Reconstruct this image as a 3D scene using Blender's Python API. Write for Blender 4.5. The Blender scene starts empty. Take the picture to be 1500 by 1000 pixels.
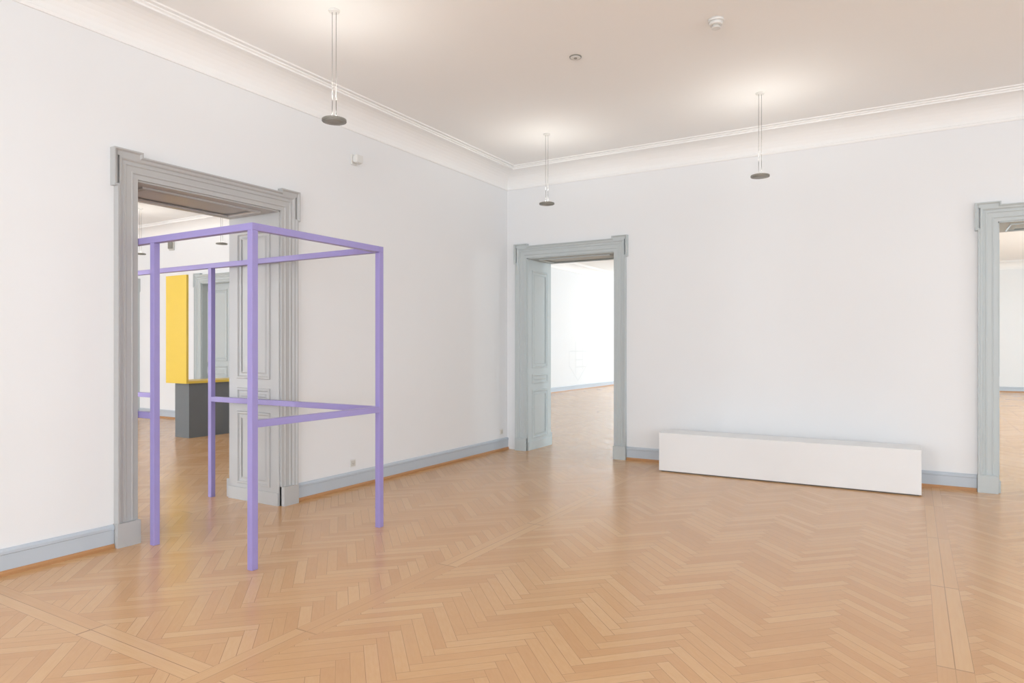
import bpy, bmesh, math, random
from mathutils import Vector, Matrix
random.seed(4)
scene = bpy.context.scene
scene.view_settings.view_transform = 'Standard'
scene.view_settings.look = 'None'
scene.view_settings.exposure = 0.07
scene.view_settings.gamma = 1.13

# ------------------------------------------------------------------ helpers
def lin(c):
    return c/12.92 if c <= 0.04045 else ((c+0.055)/1.055)**2.4
def hexc(h):
    h = h.lstrip('#')
    return tuple(lin(int(h[i:i+2], 16)/255) for i in (0, 2, 4)) + (1,)

class S:
    """socket wrapper for building math node graphs"""
    def __init__(s, nt, sock): s.nt, s.k = nt, sock
    def _m(s, op, *a):
        n = s.nt.nodes.new('ShaderNodeMath'); n.operation = op
        for i, v in enumerate((s,)+a):
            if isinstance(v, S): s.nt.links.new(v.k, n.inputs[i])
            else: n.inputs[i].default_value = v
        return S(s.nt, n.outputs[0])
    def __add__(s, o): return s._m('ADD', o)
    def __sub__(s, o): return s._m('SUBTRACT', o)
    def __mul__(s, o): return s._m('MULTIPLY', o)
    def lt(s, o): return s._m('LESS_THAN', o)
    def gt(s, o): return s._m('GREATER_THAN', o)
    def floor(s): return s._m('FLOOR')
    def fract(s): return s._m('FRACT')
    def mod(s, o): return s._m('FLOORED_MODULO', o)
    def abs(s): return s._m('ABSOLUTE')
    def mn(s, o): return s._m('MINIMUM', o)
    def mx(s, o): return s._m('MAXIMUM', o)
    def mix(s, a, b):   # s=0 ->a, 1->b
        return (b*s) + (a*(s*-1.0+1.0))

def base_mat(name, col, rough=0.6, noise=0.02, nscale=8, bump=0.0, bscale=200, spec=0.5, metal=0.0):
    m = bpy.data.materials.new(name); m.use_nodes = True
    nt = m.node_tree; b = nt.nodes['Principled BSDF']
    b.inputs['Roughness'].default_value = rough
    b.inputs['Metallic'].default_value = metal
    b.inputs['Specular IOR Level'].default_value = spec
    tc = nt.nodes.new('ShaderNodeTexCoord')
    nz = nt.nodes.new('ShaderNodeTexNoise'); nz.inputs['Scale'].default_value = nscale
    nz.inputs['Detail'].default_value = 3
    nt.links.new(tc.outputs['Object'], nz.inputs['Vector'])
    mx = nt.nodes.new('ShaderNodeMix'); mx.data_type = 'RGBA'
    mx.inputs[6].default_value = tuple(max(0, c*(1-noise)) for c in col[:3])+(1,)
    mx.inputs[7].default_value = tuple(min(1, c*(1+noise)) for c in col[:3])+(1,)
    nt.links.new(nz.outputs['Fac'], mx.inputs[0])
    nt.links.new(mx.outputs[2], b.inputs['Base Color'])
    if bump:
        n2 = nt.nodes.new('ShaderNodeTexNoise'); n2.inputs['Scale'].default_value = bscale
        nt.links.new(tc.outputs['Object'], n2.inputs['Vector'])
        bp = nt.nodes.new('ShaderNodeBump'); bp.inputs['Strength'].default_value = bump
        bp.inputs['Distance'].default_value = 0.002
        nt.links.new(n2.outputs['Fac'], bp.inputs['Height'])
        nt.links.new(bp.outputs['Normal'], b.inputs['Normal'])
    return m

M_wall = base_mat('wall_paint', (0.83, 0.848, 0.868, 1), 0.75, 0.012, 1.5, 0.12, 120, 0.3)
M_ceil = base_mat('ceiling_paint', (0.915, 0.918, 0.915, 1), 0.8, 0.01, 1.5, spec=0.3)
M_trim = base_mat('grey_trim_paint', hexc('#b2b3b3'), 0.4, 0.02, 5)
M_trimb = base_mat('blue_grey_trim_paint', hexc('#bac3c5'), 0.4, 0.02, 5)
M_base = base_mat('baseboard_paint', hexc('#b7c2cd'), 0.4, 0.02, 5)
M_wstrip = base_mat('wood_strip', hexc('#b07d4e'), 0.4, 0.12, 14)
M_purple = base_mat('purple_lacquer', hexc('#9388c7'), 0.38, 0.02, 6)
M_yellow = base_mat('yellow_lacquer', hexc('#e4c240'), 0.4, 0.02, 4)
M_dark = base_mat('charcoal_board', hexc('#60666a'), 0.55, 0.05, 5)
M_white = base_mat('plinth_white', (0.835, 0.848, 0.86, 1), 0.5, 0.015, 4)
M_shadow = base_mat('recess_shade', (0.12, 0.11, 0.1, 1), 0.8)  # shade put into the colour: bench shadow gap and socket holes
M_metal = base_mat('lamp_grey_metal', hexc('#8a8880'), 0.45, 0.06, 60, metal=0.3)
M_metall = base_mat('lamp_light_metal', hexc('#c9c7c0'), 0.4, 0.03, 60)
M_cable = base_mat('cable_steel', (0.24, 0.235, 0.225, 1), 0.6, 0.02, 60, spec=0.15)
M_cable_dim = base_mat('cable_dimmed', (0.03, 0.03, 0.029, 1), 0.9, 0.02, 60, spec=0.0)  # near-black lower cable end, coloured to suppress the uplight's glow; no real sleeve
M_plastic = base_mat('white_plastic', (0.75, 0.75, 0.73, 1), 0.4, 0.01, 10)
M_frame = base_mat('window_frame_paint', (0.75, 0.75, 0.74, 1), 0.4, 0.01, 10)
M_pencil = base_mat('faint_wall_drawing', (0.755, 0.78, 0.80, 1), 0.8, 0.04, 10)

# ---- herringbone parquet
def parquet():
    m = bpy.data.materials.new('herringbone_parquet'); m.use_nodes = True
    nt = m.node_tree; b = nt.nodes['Principled BSDF']; L = nt.links.new
    tc = nt.nodes.new('ShaderNodeTexCoord')
    sp = nt.nodes.new('ShaderNodeSeparateXYZ'); L(tc.outputs['Object'], sp.inputs[0])
    X = S(nt, sp.outputs[0]); Y = S(nt, sp.outputs[1])
    w = 0.067; n = 7.0
    k2 = 1/math.sqrt(2)/w
    x = (X+Y)*k2 + 0.37; y = (Y-X)*k2 + 0.21
    i = x.floor(); j = y.floor(); fx = x.fract(); fy = y.fract()
    k = (i-j).mod(2*n)
    hor = k.lt(n-0.5)
    mm = k*-1.0 + (2*n-1)
    along = hor.mix(mm+fy, k+fx)
    across = hor.mix(fx, fy)
    ida = hor.mix(i, i-k)
    idb = hor.mix(j-mm, j)
    def band(C, c0, per):
        return (C-c0+per/2).mod(per) - per/2
    dx = band(X, 0.17, 2.92); dy = band(Y, 1.93, 6.25)
    half = 0.075
    bx = dx.abs().lt(half); by = dy.abs().lt(half)
    inb = bx.mx(by)
    sc = 1/half
    bal_x = (Y*0.8); bal_y = (X*0.8)
    along2 = bx.mix(by.mix(along, bal_y.fract()*(n*1.0)), bal_x.fract()*(n*1.0))
    acr_x = (dx*sc).fract(); acr_y = (dy*sc).fract()
    across2 = bx.mix(by.mix(across, acr_y), acr_x)
    ida2 = bx.mix(by.mix(ida, bal_y.floor()), (dx*sc).floor()+77.0)
    idb2 = bx.mix(by.mix(idb, (dy*sc).floor()+55.0), bal_x.floor())
    comb = nt.nodes.new('ShaderNodeCombineXYZ'); L(ida2.k, comb.inputs[0]); L(idb2.k, comb.inputs[1])
    L((hor*(inb*-1.0+1.0)*3.3).k, comb.inputs[2])
    wn = nt.nodes.new('ShaderNodeTexWhiteNoise'); L(comb.outputs[0], wn.inputs['Vector'])
    r = S(nt, wn.outputs['Value'])
    ed = across2.mn(across2*-1.0+1.0)
    ea = along2.mn(along2*-1.0+n)
    gap = ed.mn(ea).lt(inb*0.010+0.020)
    gv = nt.nodes.new('ShaderNodeCombineXYZ')
    L((along2*0.5 + r*91.0).k, gv.inputs[0]); L((across2*3.0 + r*37.0).k, gv.inputs[1])
    gn = nt.nodes.new('ShaderNodeTexNoise'); gn.inputs['Scale'].default_value = 1.6; gn.inputs['Detail'].default_value = 4
    L(gv.outputs[0], gn.inputs['Vector'])
    g = S(nt, gn.outputs['Fac'])
    t = (r-0.5)*0.42 + (g-0.5)*0.36 + 0.5 + inb*0.08
    bn = nt.nodes.new('ShaderNodeTexNoise'); bn.inputs['Scale'].default_value = 0.6; bn.inputs['Detail'].default_value = 2
    L(tc.outputs['Object'], bn.inputs['Vector'])
    t = t + (S(nt, bn.outputs['Fac'])-0.5)*0.25
    cr = nt.nodes.new('ShaderNodeValToRGB')
    e = cr.color_ramp.elements
    e[0].position = 0.05; e[0].color = hexc('#bf8b59')
    e[1].position = 0.95; e[1].color = hexc('#dab181')
    q = e.new(0.5); q.color = hexc('#cd9d6a')
    L(t.k, cr.inputs[0])
    mx = nt.nodes.new('ShaderNodeMix'); mx.data_type = 'RGBA'
    L((gap*(r*0.6+0.2)).k, mx.inputs[0]); L(cr.outputs[0], mx.inputs[6]); mx.inputs[7].default_value = hexc('#6e4a2e')
    L(mx.outputs[2], b.inputs['Base Color'])
    ro = r*0.05 + 0.20
    L(ro.k, b.inputs['Roughness'])
    bp = nt.nodes.new('ShaderNodeBump'); bp.inputs['Strength'].default_value = 0.12; bp.inputs['Distance'].default_value = 0.001
    h = gap*-1.0
    L(h.k, bp.inputs['Height']); L(bp.outputs['Normal'], b.inputs['Normal'])
    return m
M_floor = parquet()

class B:
    def __init__(s): s.bm = bmesh.new(); s.mats = []
    def mi(s, m):
        if m not in s.mats: s.mats.append(m)
        return s.mats.index(m)
    def box(s, x0, x1, y0, y1, z0, z1, m):
        k = s.mi(m)
        v = [s.bm.verts.new((x, y, z)) for z in (z0, z1) for y in (y0, y1) for x in (x0, x1)]
        for f in ((0, 2, 3, 1), (4, 5, 7, 6), (0, 1, 5, 4), (2, 6, 7, 3), (0, 4, 6, 2), (1, 3, 7, 5)):
            fc = s.bm.faces.new([v[i] for i in f]); fc.material_index = k
    def face(s, pts, m):
        f = s.bm.faces.new([s.bm.verts.new(p) for p in pts]); f.material_index = s.mi(m)
    def sweep(s, path, prof, m, closed=False, mapf=None):
        """path: 2D polyline; prof: (offset to the left of travel, height). mapf(px,py,h)->3D"""
        k = s.mi(m); n = len(path); rings = []
        P = [Vector(p) for p in path]
        for i in range(n):
            dp = (P[i]-P[i-1]).normalized() if (i > 0 or closed) else None
            dn = (P[(i+1) % n]-P[i]).normalized() if (i < n-1 or closed) else None
            if dp is None: dp = dn
            if dn is None: dn = dp
            n1 = Vector((-dp.y, dp.x)); n2 = Vector((-dn.y, dn.x))
            mt = (n1+n2); mt = mt/ (mt.dot(n1))
            rings.append([s.bm.verts.new(mapf(*(P[i]+mt*a), h)) for a, h in prof])
        cnt = n if closed else n-1
        for i in range(cnt):
            r0, r1 = rings[i], rings[(i+1) % n]
            for j in range(len(prof)-1):
                f = s.bm.faces.new((r0[j], r0[j+1], r1[j+1], r1[j])); f.material_index = k
        if not closed:
            for r in (rings[0], rings[-1]):
                if len(prof) > 2:
                    f = s.bm.faces.new([s.bm.verts.new(v.co) for v in r]); f.material_index = k
    def cyl(s, c, r0, r1, z0, z1, m, seg=32, smooth=True):
        k = s.mi(m); a = []; b = []
        for i in range(seg):
            t = 2*math.pi*i/seg
            a.append(s.bm.verts.new((c[0]+r0*math.cos(t), c[1]+r0*math.sin(t), z0)))
            b.append(s.bm.verts.new((c[0]+r1*math.cos(t), c[1]+r1*math.sin(t), z1)))
        for i in range(seg):
            j = (i+1) % seg
            f = s.bm.faces.new((a[i], a[j], b[j], b[i])); f.material_index = k; f.smooth = smooth
        f = s.bm.faces.new(a[::-1]); f.material_index = k
        f = s.bm.faces.new(b); f.material_index = k
    def done(s, name, mat=None, bevel=0, parent=None):
        if mat is not None: s.bm.transform(mat)
        bmesh.ops.recalc_face_normals(s.bm, faces=s.bm.faces)
        me = bpy.data.meshes.new(name); s.bm.to_mesh(me); s.bm.free()
        for m in s.mats: me.materials.append(m)
        o = bpy.data.objects.new(name, me); scene.collection.objects.link(o)
        if bevel:
            bv = o.modifiers.new('bevel', 'BEVEL'); bv.width = bevel; bv.segments = 2; bv.limit_method = 'ANGLE'
        if parent: o.parent = parent
        return o

# ------------------------------------------------------------------ dimensions
WL = -5.14; WB = 8.50; TH = 0.72; ZC = 4.07
DH = 2.785
XE = 6.0; YS = -4.0
XW2 = -18.0
HX0, HX1, HY1, HZ = -10.1, 9.0, 27.7, 4.35
EXT = 0.4

# ------------------------------------------------------------------ shell
b = B(); b.box(XW2-EXT, HX1+EXT, YS-EXT, HY1+EXT, -0.1, 0, M_floor); b.done('floor')

def wall_x(name, y0, y1, xa, xb, ztop, holes, m=M_wall):
    b = B(); cur = xa
    for (h0, h1, z0, z1) in sorted(holes):
        b.box(cur, h0, y0, y1, 0, ztop, m)
        b.box(h0, h1, y0, y1, z1, ztop, m)
        if z0 > 0: b.box(h0, h1, y0, y1, 0, z0, m)
        cur = h1
    b.box(cur, xb, y0, y1, 0, ztop, m)
    return b.done(name)
def wall_y(name, x0, x1, ya, yb, ztop, holes, m=M_wall):
    b = B(); cur = ya
    for (h0, h1, z0, z1) in sorted(holes):
        b.box(x0, x1, cur, h0, 0, ztop, m)
        b.box(x0, x1, h0, h1, z1, ztop, m)
        if z0 > 0: b.box(x0, x1, h0, h1, 0, z0, m)
        cur = h1
    b.box(x0, x1, cur, yb, 0, ztop, m)
    return b.done(name)

D1 = (2.98, 4.35)       # doorway in left wall (y range)
D2 = (-4.80, -3.45)     # back wall near corner
D3 = (0.75, 2.10)       # back wall right
D4 = (-12.36, -11.0)    # back wall, neighbouring room
D5 = (-16.05, -14.70)
wall_x('wall_back', WB, WB+TH, XW2-EXT, HX1+EXT, HZ, [(a, c, 0, DH) for a, c in (D2, D3, D4, D5)])
wall_y('wall_left', WL-TH, WL, YS, WB, ZC, [(D1[0], D1[1], 0, DH)])
SW = [(-3.9, -2.3), (-0.2, 1.4), (3.4, 5.0)]
SW2 = [(-16.2, -14.6), (-12.6, -11.0), (-9.0, -7.4)]
wall_x('wall_front', YS-EXT, YS, XW2-EXT, XE+EXT, ZC, [(a, c, 0.7, 3.3) for a, c in SW+SW2])
EW = [(-2.6, -1.0), (1.2, 2.8), (5.0, 6.6)]  # unseen windows, added to even out the light
wall_y('wall_right', XE, XE+EXT, YS, WB, ZC, [(a, c, 0.7, 3.3) for a, c in EW])
wall_y('wall_far_left', XW2-EXT, XW2, YS, WB, ZC, [])
HW = [(-8.2, -6.6), (-4.6, -3.0)]  # unseen hall windows, added to brighten its left wall and floor glare
HE = [(11.2, 12.8), (16, 17.6), (20.8, 22.4)]  # unseen hall windows, added to light the hall from the right
wall_y('wall_hall_right', HX1, HX1+EXT, WB+TH, HY1, HZ, [(a, c, 0.7, 3.3) for a, c in HE])
wall_y('wall_hall_left', HX0-EXT, HX0, WB+TH, HY1, HZ, [])
wall_x('wall_hall_back', HY1, HY1+EXT, HX0-EXT, HX1+EXT, HZ, [(a, c, 0.7, 3.3) for a, c in HW])
b = B(); b.box(XW2-EXT, XE+EXT, YS-EXT, WB, ZC, ZC+0.1, M_ceil); b.done('ceiling')
b = B(); b.box(HX0-EXT, HX1+EXT, WB+TH, HY1+EXT, HZ, HZ+0.1, M_ceil); b.done('ceiling_hall')

# cornice (cove) swept round each ceiling
def cornice(name, x0, x1, y0, y1, zc):
    prof = [(0, -0.27), (0.012, -0.27), (0.016, -0.258), (0.016, -0.245), (0.006, -0.238)]
    for i in range(9):
        a = math.pi/2*i/8
        prof.append((0.006+0.227*(1-math.cos(a)), -0.238+0.193*math.sin(a)))
    prof += [(0.245, -0.045), (0.245, -0.03), (0.262, -0.022), (0.262, -0.012), (0.30, -0.012), (0.305, 0)]
    b = B()
    b.sweep([(x0, y0), (x1, y0), (x1, y1), (x0, y1)], prof, M_ceil, closed=True, mapf=lambda x, y, h: (x, y, zc+h))
    return b.done(name)
cornice('trim_1', WL, XE, YS, WB, ZC)
cornice('trim_2', XW2, WL-TH, YS, WB, ZC)
cornice('trim_3', HX0, HX1, WB+TH, HY1, HZ)

# baseboards
BP = [(0, 0.0), (0.030, 0.0), (0.030, 0.018), (0.024, 0.030), (0.018, 0.034)]
BP2 = [(0, 0.034), (0.018, 0.034), (0.018, 0.135), (0.024, 0.140), (0.024, 0.158), (0.014, 0.172), (0, 0.175)]
def baseboard(name, runs):
    b = B()
    for p in runs:   # travel so that room is to the left
        b.sweep(p, BP, M_wstrip, mapf=lambda x, y, h: (x, y, h))
        b.sweep(p, BP2, M_base, mapf=lambda x, y, h: (x, y, h))
    b.done(name)
CW = 0.178
baseboard('baseboard_left', [[(WL, WB), (WL, D1[1]+CW)], [(WL, D1[0]-CW), (WL, YS)]])
baseboard('baseboard_back', [[(XE, WB), (D3[1]+CW, WB)], [(D3[0]-CW, WB), (D2[1]+CW, WB)]])
baseboard('baseboard_right', [[(XE, YS), (XE, WB)]])
baseboard('baseboard_front', [[(WL, YS), (XE, YS)]])
baseboard('baseboard_side_room', [[(WL-TH, WB), (D4[1]+CW, WB)], [(D4[0]-CW, WB), (D5[1]+CW, WB)], [(D5[0]-CW, WB), (XW2, WB), (XW2, YS), (WL-TH, YS), (WL-TH, D1[0]-CW)], [(WL-TH, D1[1]+CW), (WL-TH, WB)]])
baseboard('baseboard_hall', [[(D3[1]+CW, WB+TH), (HX1, WB+TH), (HX1, HY1), (HX0, HY1), (HX0, WB+TH), (D2[0]-CW, WB+TH)], [(D2[1]+CW, WB+TH), (D3[0]-CW, WB+TH)]])

# ------------------------------------------------------------------ doorways
def casing(b, W, H, y_sign, y0, m):
    """architrave with crossette ears, on plane y=y0, projecting in y_sign direction"""
    mp = lambda x, z, h: (x, y0+y_sign*h, z)
    c = CW-0.008; e = 0.026; top = H+c; tu = 0.034; ew = 0.22; eb = H-0.08
    # straight architrave (travel so that outward is left): up the left jamb
    prof = [(0, 0), (0, 0.022), (0.035, 0.022), (0.041, 0.030), (0.048, 0.030), (0.052, 0.026), (0.090, 0.026),
            (0.096, 0.034), (0.104, 0.034), (0.108, 0.029), (0.122, 0.029), (0.130, 0.040), (0.138, 0.044), (c-0.02, 0.044), (c-0.02, 0)]
    b.sweep([(0, 0), (0, H), (W, H), (W, 0)], prof, m, mapf=mp)
    path = [(-c, 0), (-c, eb), (-c-e, eb), (-c-e, top+tu), (-c-e+ew, top+tu), (-c-e+ew, top),
            (W+c+e-ew, top), (W+c+e-ew, top+tu), (W+c+e, top+tu), (W+c+e, eb), (W+c, eb), (W+c, 0)]
    prof2 = [(0, 0), (0, 0.060), (-0.010, 0.060), (-0.016, 0.050), (-0.021, 0.046), (-0.021, 0)]
    b.sweep(path, prof2, m, mapf=mp)
    ys = sorted((y0, y0+y_sign*0.044))
    i = 0.018
    # flat fields of the ears
    b.box(-c-e+i, -c+0.004, ys[0], ys[1], eb+i, top+tu-i, m)
    b.box(-c, -c-e+ew-i, ys[0], ys[1], top-0.02, top+tu-i, m)
    b.box(W+c-0.004, W+c+e-i, ys[0], ys[1], eb+i, top+tu-i, m)
    b.box(W+c+e-ew+i, W+c, ys[0], ys[1], top-0.02, top+tu-i, m)
    # plinth blocks
    ys = sorted((y0, y0+y_sign*0.062))
    b.box(-c-0.004, 0.0, ys[0], ys[1], 0, 0.18, m)
    b.box(W, W+c+0.004, ys[0], ys[1], 0, 0.18, m)

def panel_ring(b, mp, x0, x1, z0, z1, m):
    prof = [(0, 0), (0, 0.006), (0.006, 0.014), (0.020, 0.014), (0.026, 0.004), (0.032, 0.0)]
    b.sweep([(x0, z0), (x1, z0), (x1, z1), (x0, z1)], prof, m, closed=True, mapf=mp)
    i = 0.05
    prof = [(0, 0), (0.014, 0.008), (0.02, 0.008)]
    b.sweep([(x0+i, z0+i), (x1-i, z0+i), (x1-i, z1-i), (x0+i, z1-i)], prof, m, closed=True, mapf=mp)

def doorway(name, W, M, m, closed_leaf=None, depth=TH):
    b = B(); H = DH; t = 0.012
    casing(b, W, H, -1, 0, m)
    casing(b, W, H, 1, depth, m)
    b.box(0, t, 0, depth, 0, H, m); b.box(W-t, W, 0, depth, 0, H, m); b.box(0, W, 0, depth, H-t, H, m)
    pan = [(0.16, 0.87), (0.96, 1.10), (1.19, 2.62)]
    for z0, z1 in pan:
        panel_ring(b, lambda x, z, h: (t+h, x, z), 0.12, depth-0.12, z0, z1, m)
        panel_ring(b, lambda x, z, h: (W-t-h, x, z), 0.12, depth-0.12, z0, z1, m)
    panel_ring(b, lambda x, z, h: (x, z, H-t-h), 0.12, W-0.12, 0.12, depth-0.12, m)
    b.box(t, t+0.014, 0.0, depth, 0, 0.12, m); b.box(W-t-0.014, W-t, 0.0, depth, 0, 0.12, m)
    if closed_leaf is not None:
        y = closed_leaf
        b.box(t, W-t, y, y+0.05, 0.004, H-t, m)
        for xa, xb in ((0.10, W/2-0.06), (W/2+0.06, W-0.10)):
            for z0, z1 in [(0.18, 0.80), (0.90, 1.12), (1.22, 2.66)]:
                panel_ring(b, lambda x, z, h: (x, y-h, z), xa, xb, z0, z1, m)
        b.box(W/2-0.012, W/2+0.012, y-0.012, y, 0.004, H-t, m)
    return b.done(name, mat=M)

def MB(x): return Matrix.Translation((x, WB, 0))
ML = Matrix.Translation((WL, D1[0], 0)) @ Matrix.Rotation(math.pi/2, 4, 'Z')
doorway('door_1', D1[1]-D1[0], ML, M_trim)
doorway('door_2', D2[1]-D2[0], MB(D2[0]), M_trimb)
doorway('door_3', D3[1]-D3[0], MB(D3[0]), M_trimb)
doorway('door_4', D4[1]-D4[0], MB(D4[0]), M_trimb, closed_leaf=0.14)
doorway('door_5', D5[1]-D5[0], MB(D5[0]), M_trimb, closed_leaf=0.14)

# ------------------------------------------------------------------ windows; right-wall and hall ones unseen, added for their light
LCOL = (0.89, 0.95, 1.0)
wn = [0]
def window(M, W, power, col=LCOL):
    """local: x along opening, y outwards, z up from sill; origin at sill"""
    wn[0] += 1
    H = 2.6; b = B()
    f = 0.07
    b.box(0, f, 0.12, 0.19, 0, H, M_frame); b.box(W-f, W, 0.12, 0.19, 0, H, M_frame)
    b.box(f, W-f, 0.12, 0.19, 0, f, M_frame); b.box(f, W-f, 0.12, 0.19, H-f, H, M_frame)
    b.box(W/2-0.05, W/2+0.05, 0.11, 0.20, f, H-f, M_frame)
    b.box(f, W-f, 0.12, 0.19, 1.75, 1.83, M_frame)
    b.box(-0.05, W+0.05, -0.06, 0.12, -0.04, 0, M_frame)
    o = b.done('window_%d' % wn[0], mat=M)
    ld = bpy.data.lights.new('daylight_%d' % wn[0], 'AREA'); ld.shape = 'RECTANGLE'
    ld.size = W; ld.size_y = H; ld.energy = power; ld.color = col
    lo = bpy.data.objects.new('daylight_%d' % wn[0], ld); scene.collection.objects.link(lo)
    lo.matrix_world = M @ Matrix.Translation((W/2, 0.42, H/2)) @ Matrix.Rotation(-math.pi/2, 4, 'X')
def MS(x): return Matrix.Translation((x, YS, 0.7)) @ Matrix.Rotation(math.pi, 4, 'Z')
for a, c in SW: window(MS(c), c-a, 196)
for a, c in SW2: window(MS(c), c-a, 335)
def ME(xw, y1): return Matrix.Translation((xw, y1, 0.7)) @ Matrix.Rotation(-math.pi/2, 4, 'Z')
for a, c in EW: window(ME(XE, c), c-a, 78)
for a, c in HW: window(Matrix.Translation((a, HY1, 0.7)), c-a, 290, (0.80, 0.92, 1.0))
for a, c in HE: window(ME(HX1, c), c-a, 600, (0.76, 0.91, 1.0))

# ------------------------------------------------------------------ purple frame sculpture
b = B(); q = 0.0245; ZT = 2.335
xs = [-3.825, -4.945, -6.04, -7.00, -8.15]
yF, yB = 3.01, 4.265
def post(x, y): b.box(x-q, x+q, y-q, y+q, 0, ZT-2*q, M_purple)
def rail_x(xa, xb, y, z): b.box(min(xa, xb), max(xa, xb), y-q, y+q, z-q, z+q, M_purple)
def rail_y(x, z, ya=yF, yb=yB): b.box(x-q, x+q, ya+q, yb-q, z-q, z+q, M_purple)
for x in (xs[0], xs[1], xs[3], xs[4]): post(x, yF)
for x in (xs[0], xs[2], xs[3], xs[4]): post(x, yB)
for y in (yF, yB): rail_x(xs[0]+q, xs[4]-q, y, ZT-q)
for x in (xs[0], xs[4]): rail_y(x, ZT-q)
zr = 0.98
rail_y(xs[0], zr)
rail_x(xs[0]-q, xs[2]+q, yB, zr)
rail_x(xs[1]-q, xs[3]+q, yF, zr)
rail_x(xs[3]-q, xs[4]+q, yB, zr)
b.done('purple_frame_sculpture', bevel=0.003)

# ------------------------------------------------------------------ yellow / charcoal counter
b = B()
b.box(-10.73, -10.17, 6.72, 6.76, 0.90, 2.68, M_yellow)
b.box(-10.73, -10.17, 6.76, 8.20, 0.90, 0.94, M_yellow)
b.box(-10.60, -10.22, 6.80, 8.12, 0.0, 0.90, M_dark)
b.done('yellow_counter_sculpture', bevel=0.003)

# ------------------------------------------------------------------ white plinth bench
b = B()
b.box(-2.635, 0.075, 7.90, 8.30, 0.014, 0.465, M_white)
b.box(-2.615, 0.055, 7.92, 8.28, 0.0, 0.014, M_shadow)  # base coloured dark as the shade of the gap
b.done('white_plinth_bench', bevel=0.003)

# ------------------------------------------------------------------ faint drawing on the hall's left wall
b = B(); xh = HX0+0.004
def stroke(y0, z0, y1, z1, w=0.035):
    d = Vector((y1-y0, z1-z0)).normalized()*w/2; nx, nz = -d.y, d.x
    b.face([(xh, y0+nx, z0+nz), (xh, y1+nx, z1+nz), (xh, y1-nx, z1-nz), (xh, y0-nx, z0-nz)], M_pencil)
for s in ((20.8, 1.35, 20.8, 0.85), (20.8, 0.85, 21.5, 0.32), (21.5, 0.32, 22.6, 1.1), (22.6, 1.1, 22.6, 1.65), (21.3, 1.7, 21.3, 0.55),
          (21.9, 1.65, 21.9, 0.7), (20.8, 1.35, 22.6, 1.35), (21.3, 1.05, 21.9, 1.05), (21.3, 0.8, 22.2, 0.8)):
    stroke(*s)
b.done('wall_drawing')

# ------------------------------------------------------------------ pendant lamps
def pendant(x, y, power=3.8):
    e = bpy.data.objects.new('pendant_lamp', None); scene.collection.objects.link(e)
    e.location = (x, y, ZC)
    zd = 3.225-ZC
    b = B(); b.cyl((0, 0), 0.040, 0.045, -0.014, 0, M_plastic); b.done('canopy', parent=e)
    b = B()
    for s in (-1, 1):
        b.cyl((s*0.0125, s*0.0075), 0.0022, 0.0022, zd+0.015, zd+0.16, M_cable_dim, 8)  # lower cable darkened against the glow of the uplight
        b.cyl((s*0.0125, s*0.0075), 0.0022, 0.0022, zd+0.16, -0.014, M_cable, 8)
    b.done('cables', parent=e)
    b = B()
    b.cyl((0, 0), 0.045, 0.086, zd-0.010, zd-0.004, M_metal)
    b.cyl((0, 0), 0.092, 0.092, zd-0.004, zd+0.012, M_metal)
    b.cyl((0, 0), 0.088, 0.07, zd+0.012, zd+0.020, M_metall)
    b.done('disc_head', parent=e)
    ld = bpy.data.lights.new('uplight', 'AREA'); ld.shape = 'DISK'; ld.size = 0.04
    ld.energy = power; ld.color = (1.0, 0.96, 0.88)
    lo = bpy.data.objects.new('uplight', ld); scene.collection.objects.link(lo); lo.parent = e
    lo.location = (0, 0, zd+0.022); lo.rotation_euler = (math.pi, 0, 0)
for p in ((-3.80, 3.73), (-3.80, 7.21), (-1.33, 7.15), (3.6, 7.15), (3.6, 3.73), (-9.96, 7.22), (-12.35, 7.24), (-9.96, 3.7)):  # right-hand pair of the main room is unseen, added for ceiling light
    pendant(*p)

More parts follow.
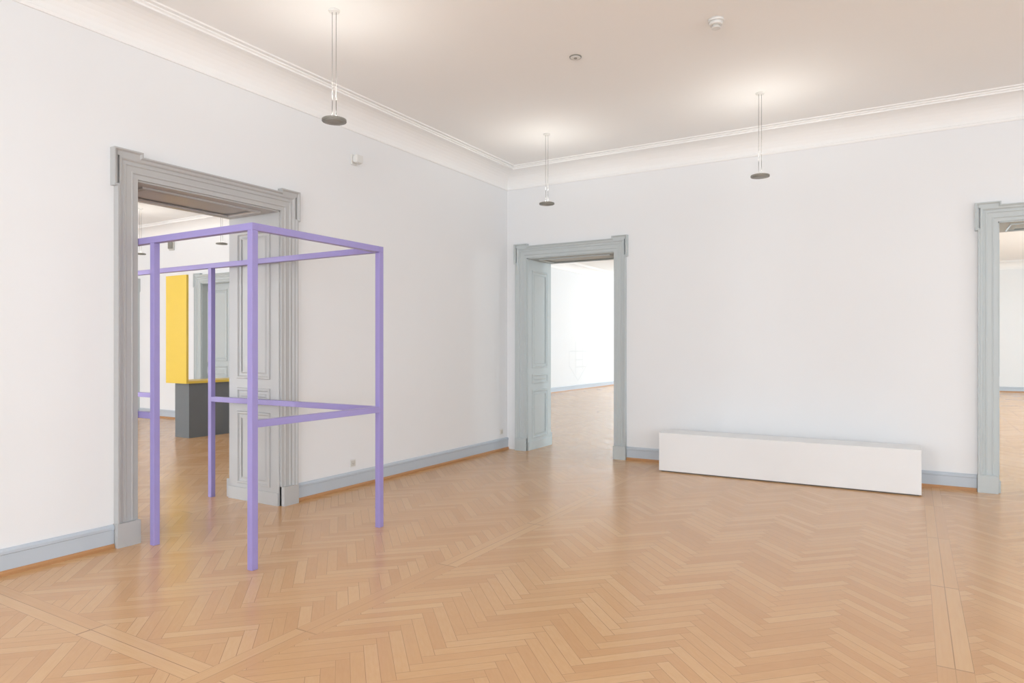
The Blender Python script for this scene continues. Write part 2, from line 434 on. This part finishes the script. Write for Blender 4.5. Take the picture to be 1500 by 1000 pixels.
# ------------------------------------------------------------------ small fixtures
b = B()
b.cyl((-1.33, 5.37), 0.06, 0.062, ZC-0.02, ZC, M_plastic)
b.cyl((-1.33, 5.37), 0.045, 0.055, ZC-0.045, ZC-0.02, M_plastic)
b.cyl((-1.33, 5.37), 0.030, 0.030, ZC-0.060, ZC-0.045, M_metall)
b.cyl((-1.33, 5.37), 0.034, 0.034, ZC-0.070, ZC-0.060, M_plastic)
b.done('smoke_detector')
b = B(); b.cyl((-2.57, 5.42), 0.052, 0.055, ZC-0.008, ZC, M_metal); b.cyl((-2.57, 5.42), 0.040, 0.046, ZC-0.012, ZC-0.008, M_plastic)
b.cyl((-2.57, 5.42), 0.014, 0.016, ZC-0.016, ZC-0.012, M_metal)
b.done('ceiling_downlight_ring')  # flat downlight ring on the ceiling, unlit
b = B()
b.box(WL, WL+0.02, 5.28, 5.36, 3.44, 3.55, M_plastic)
b.box(WL+0.02, WL+0.06, 5.295, 5.345, 3.47, 3.53, M_plastic)
b.box(WL+0.055, WL+0.10, 5.275, 5.365, 3.455, 3.535, M_plastic)
b.box(WL+0.06, WL+0.095, 5.29, 5.35, 3.445, 3.455, M_metall)
b.done('motion_sensor', bevel=0.006)
b = B()
b.box(-13.42, -13.26, WB-0.03, WB, 3.52, 3.72, M_metall); b.box(-13.40, -13.28, WB-0.07, WB-0.03, 3.55, 3.69, M_metal)
b.done('emergency_sensor', bevel=0.006)  # emergency sensor box on the side room's back wall
for i, (y, z) in enumerate(((5.31, 0.26), (8.33, 0.27))):
    b = B()
    b.box(WL, WL+0.008, y-0.04, y+0.04, z-0.04, z+0.04, M_plastic)
    b.box(WL+0.008, WL+0.014, y-0.028, y+0.028, z-0.028, z+0.028, M_metall)
    for dy, dz in ((-0.01, 0), (0.01, 0), (0, -0.01)):
        b.box(WL+0.014, WL+0.0145, y+dy-0.003, y+dy+0.003, z+dz-0.003, z+dz+0.003, M_shadow)
    b.done('wall_socket', bevel=0.002)

# ------------------------------------------------------------------ world
w = bpy.data.worlds.new('World'); scene.world = w; w.use_nodes = True
bg = w.node_tree.nodes['Background']; bg.inputs[0].default_value = (0.75, 0.86, 1.0, 1); bg.inputs[1].default_value = 1.0

# ------------------------------------------------------------------ camera
cd = bpy.data.cameras.new('camera'); cam = bpy.data.objects.new('camera', cd); scene.collection.objects.link(cam)
cd.sensor_width = 36; cd.lens = 987/1500*36; cd.shift_y = 8/1500
cam.location = (0, 0, 1.5); cam.rotation_euler = (math.pi/2, 0, math.radians(30.75))
cd.clip_end = 200
scene.camera = cam
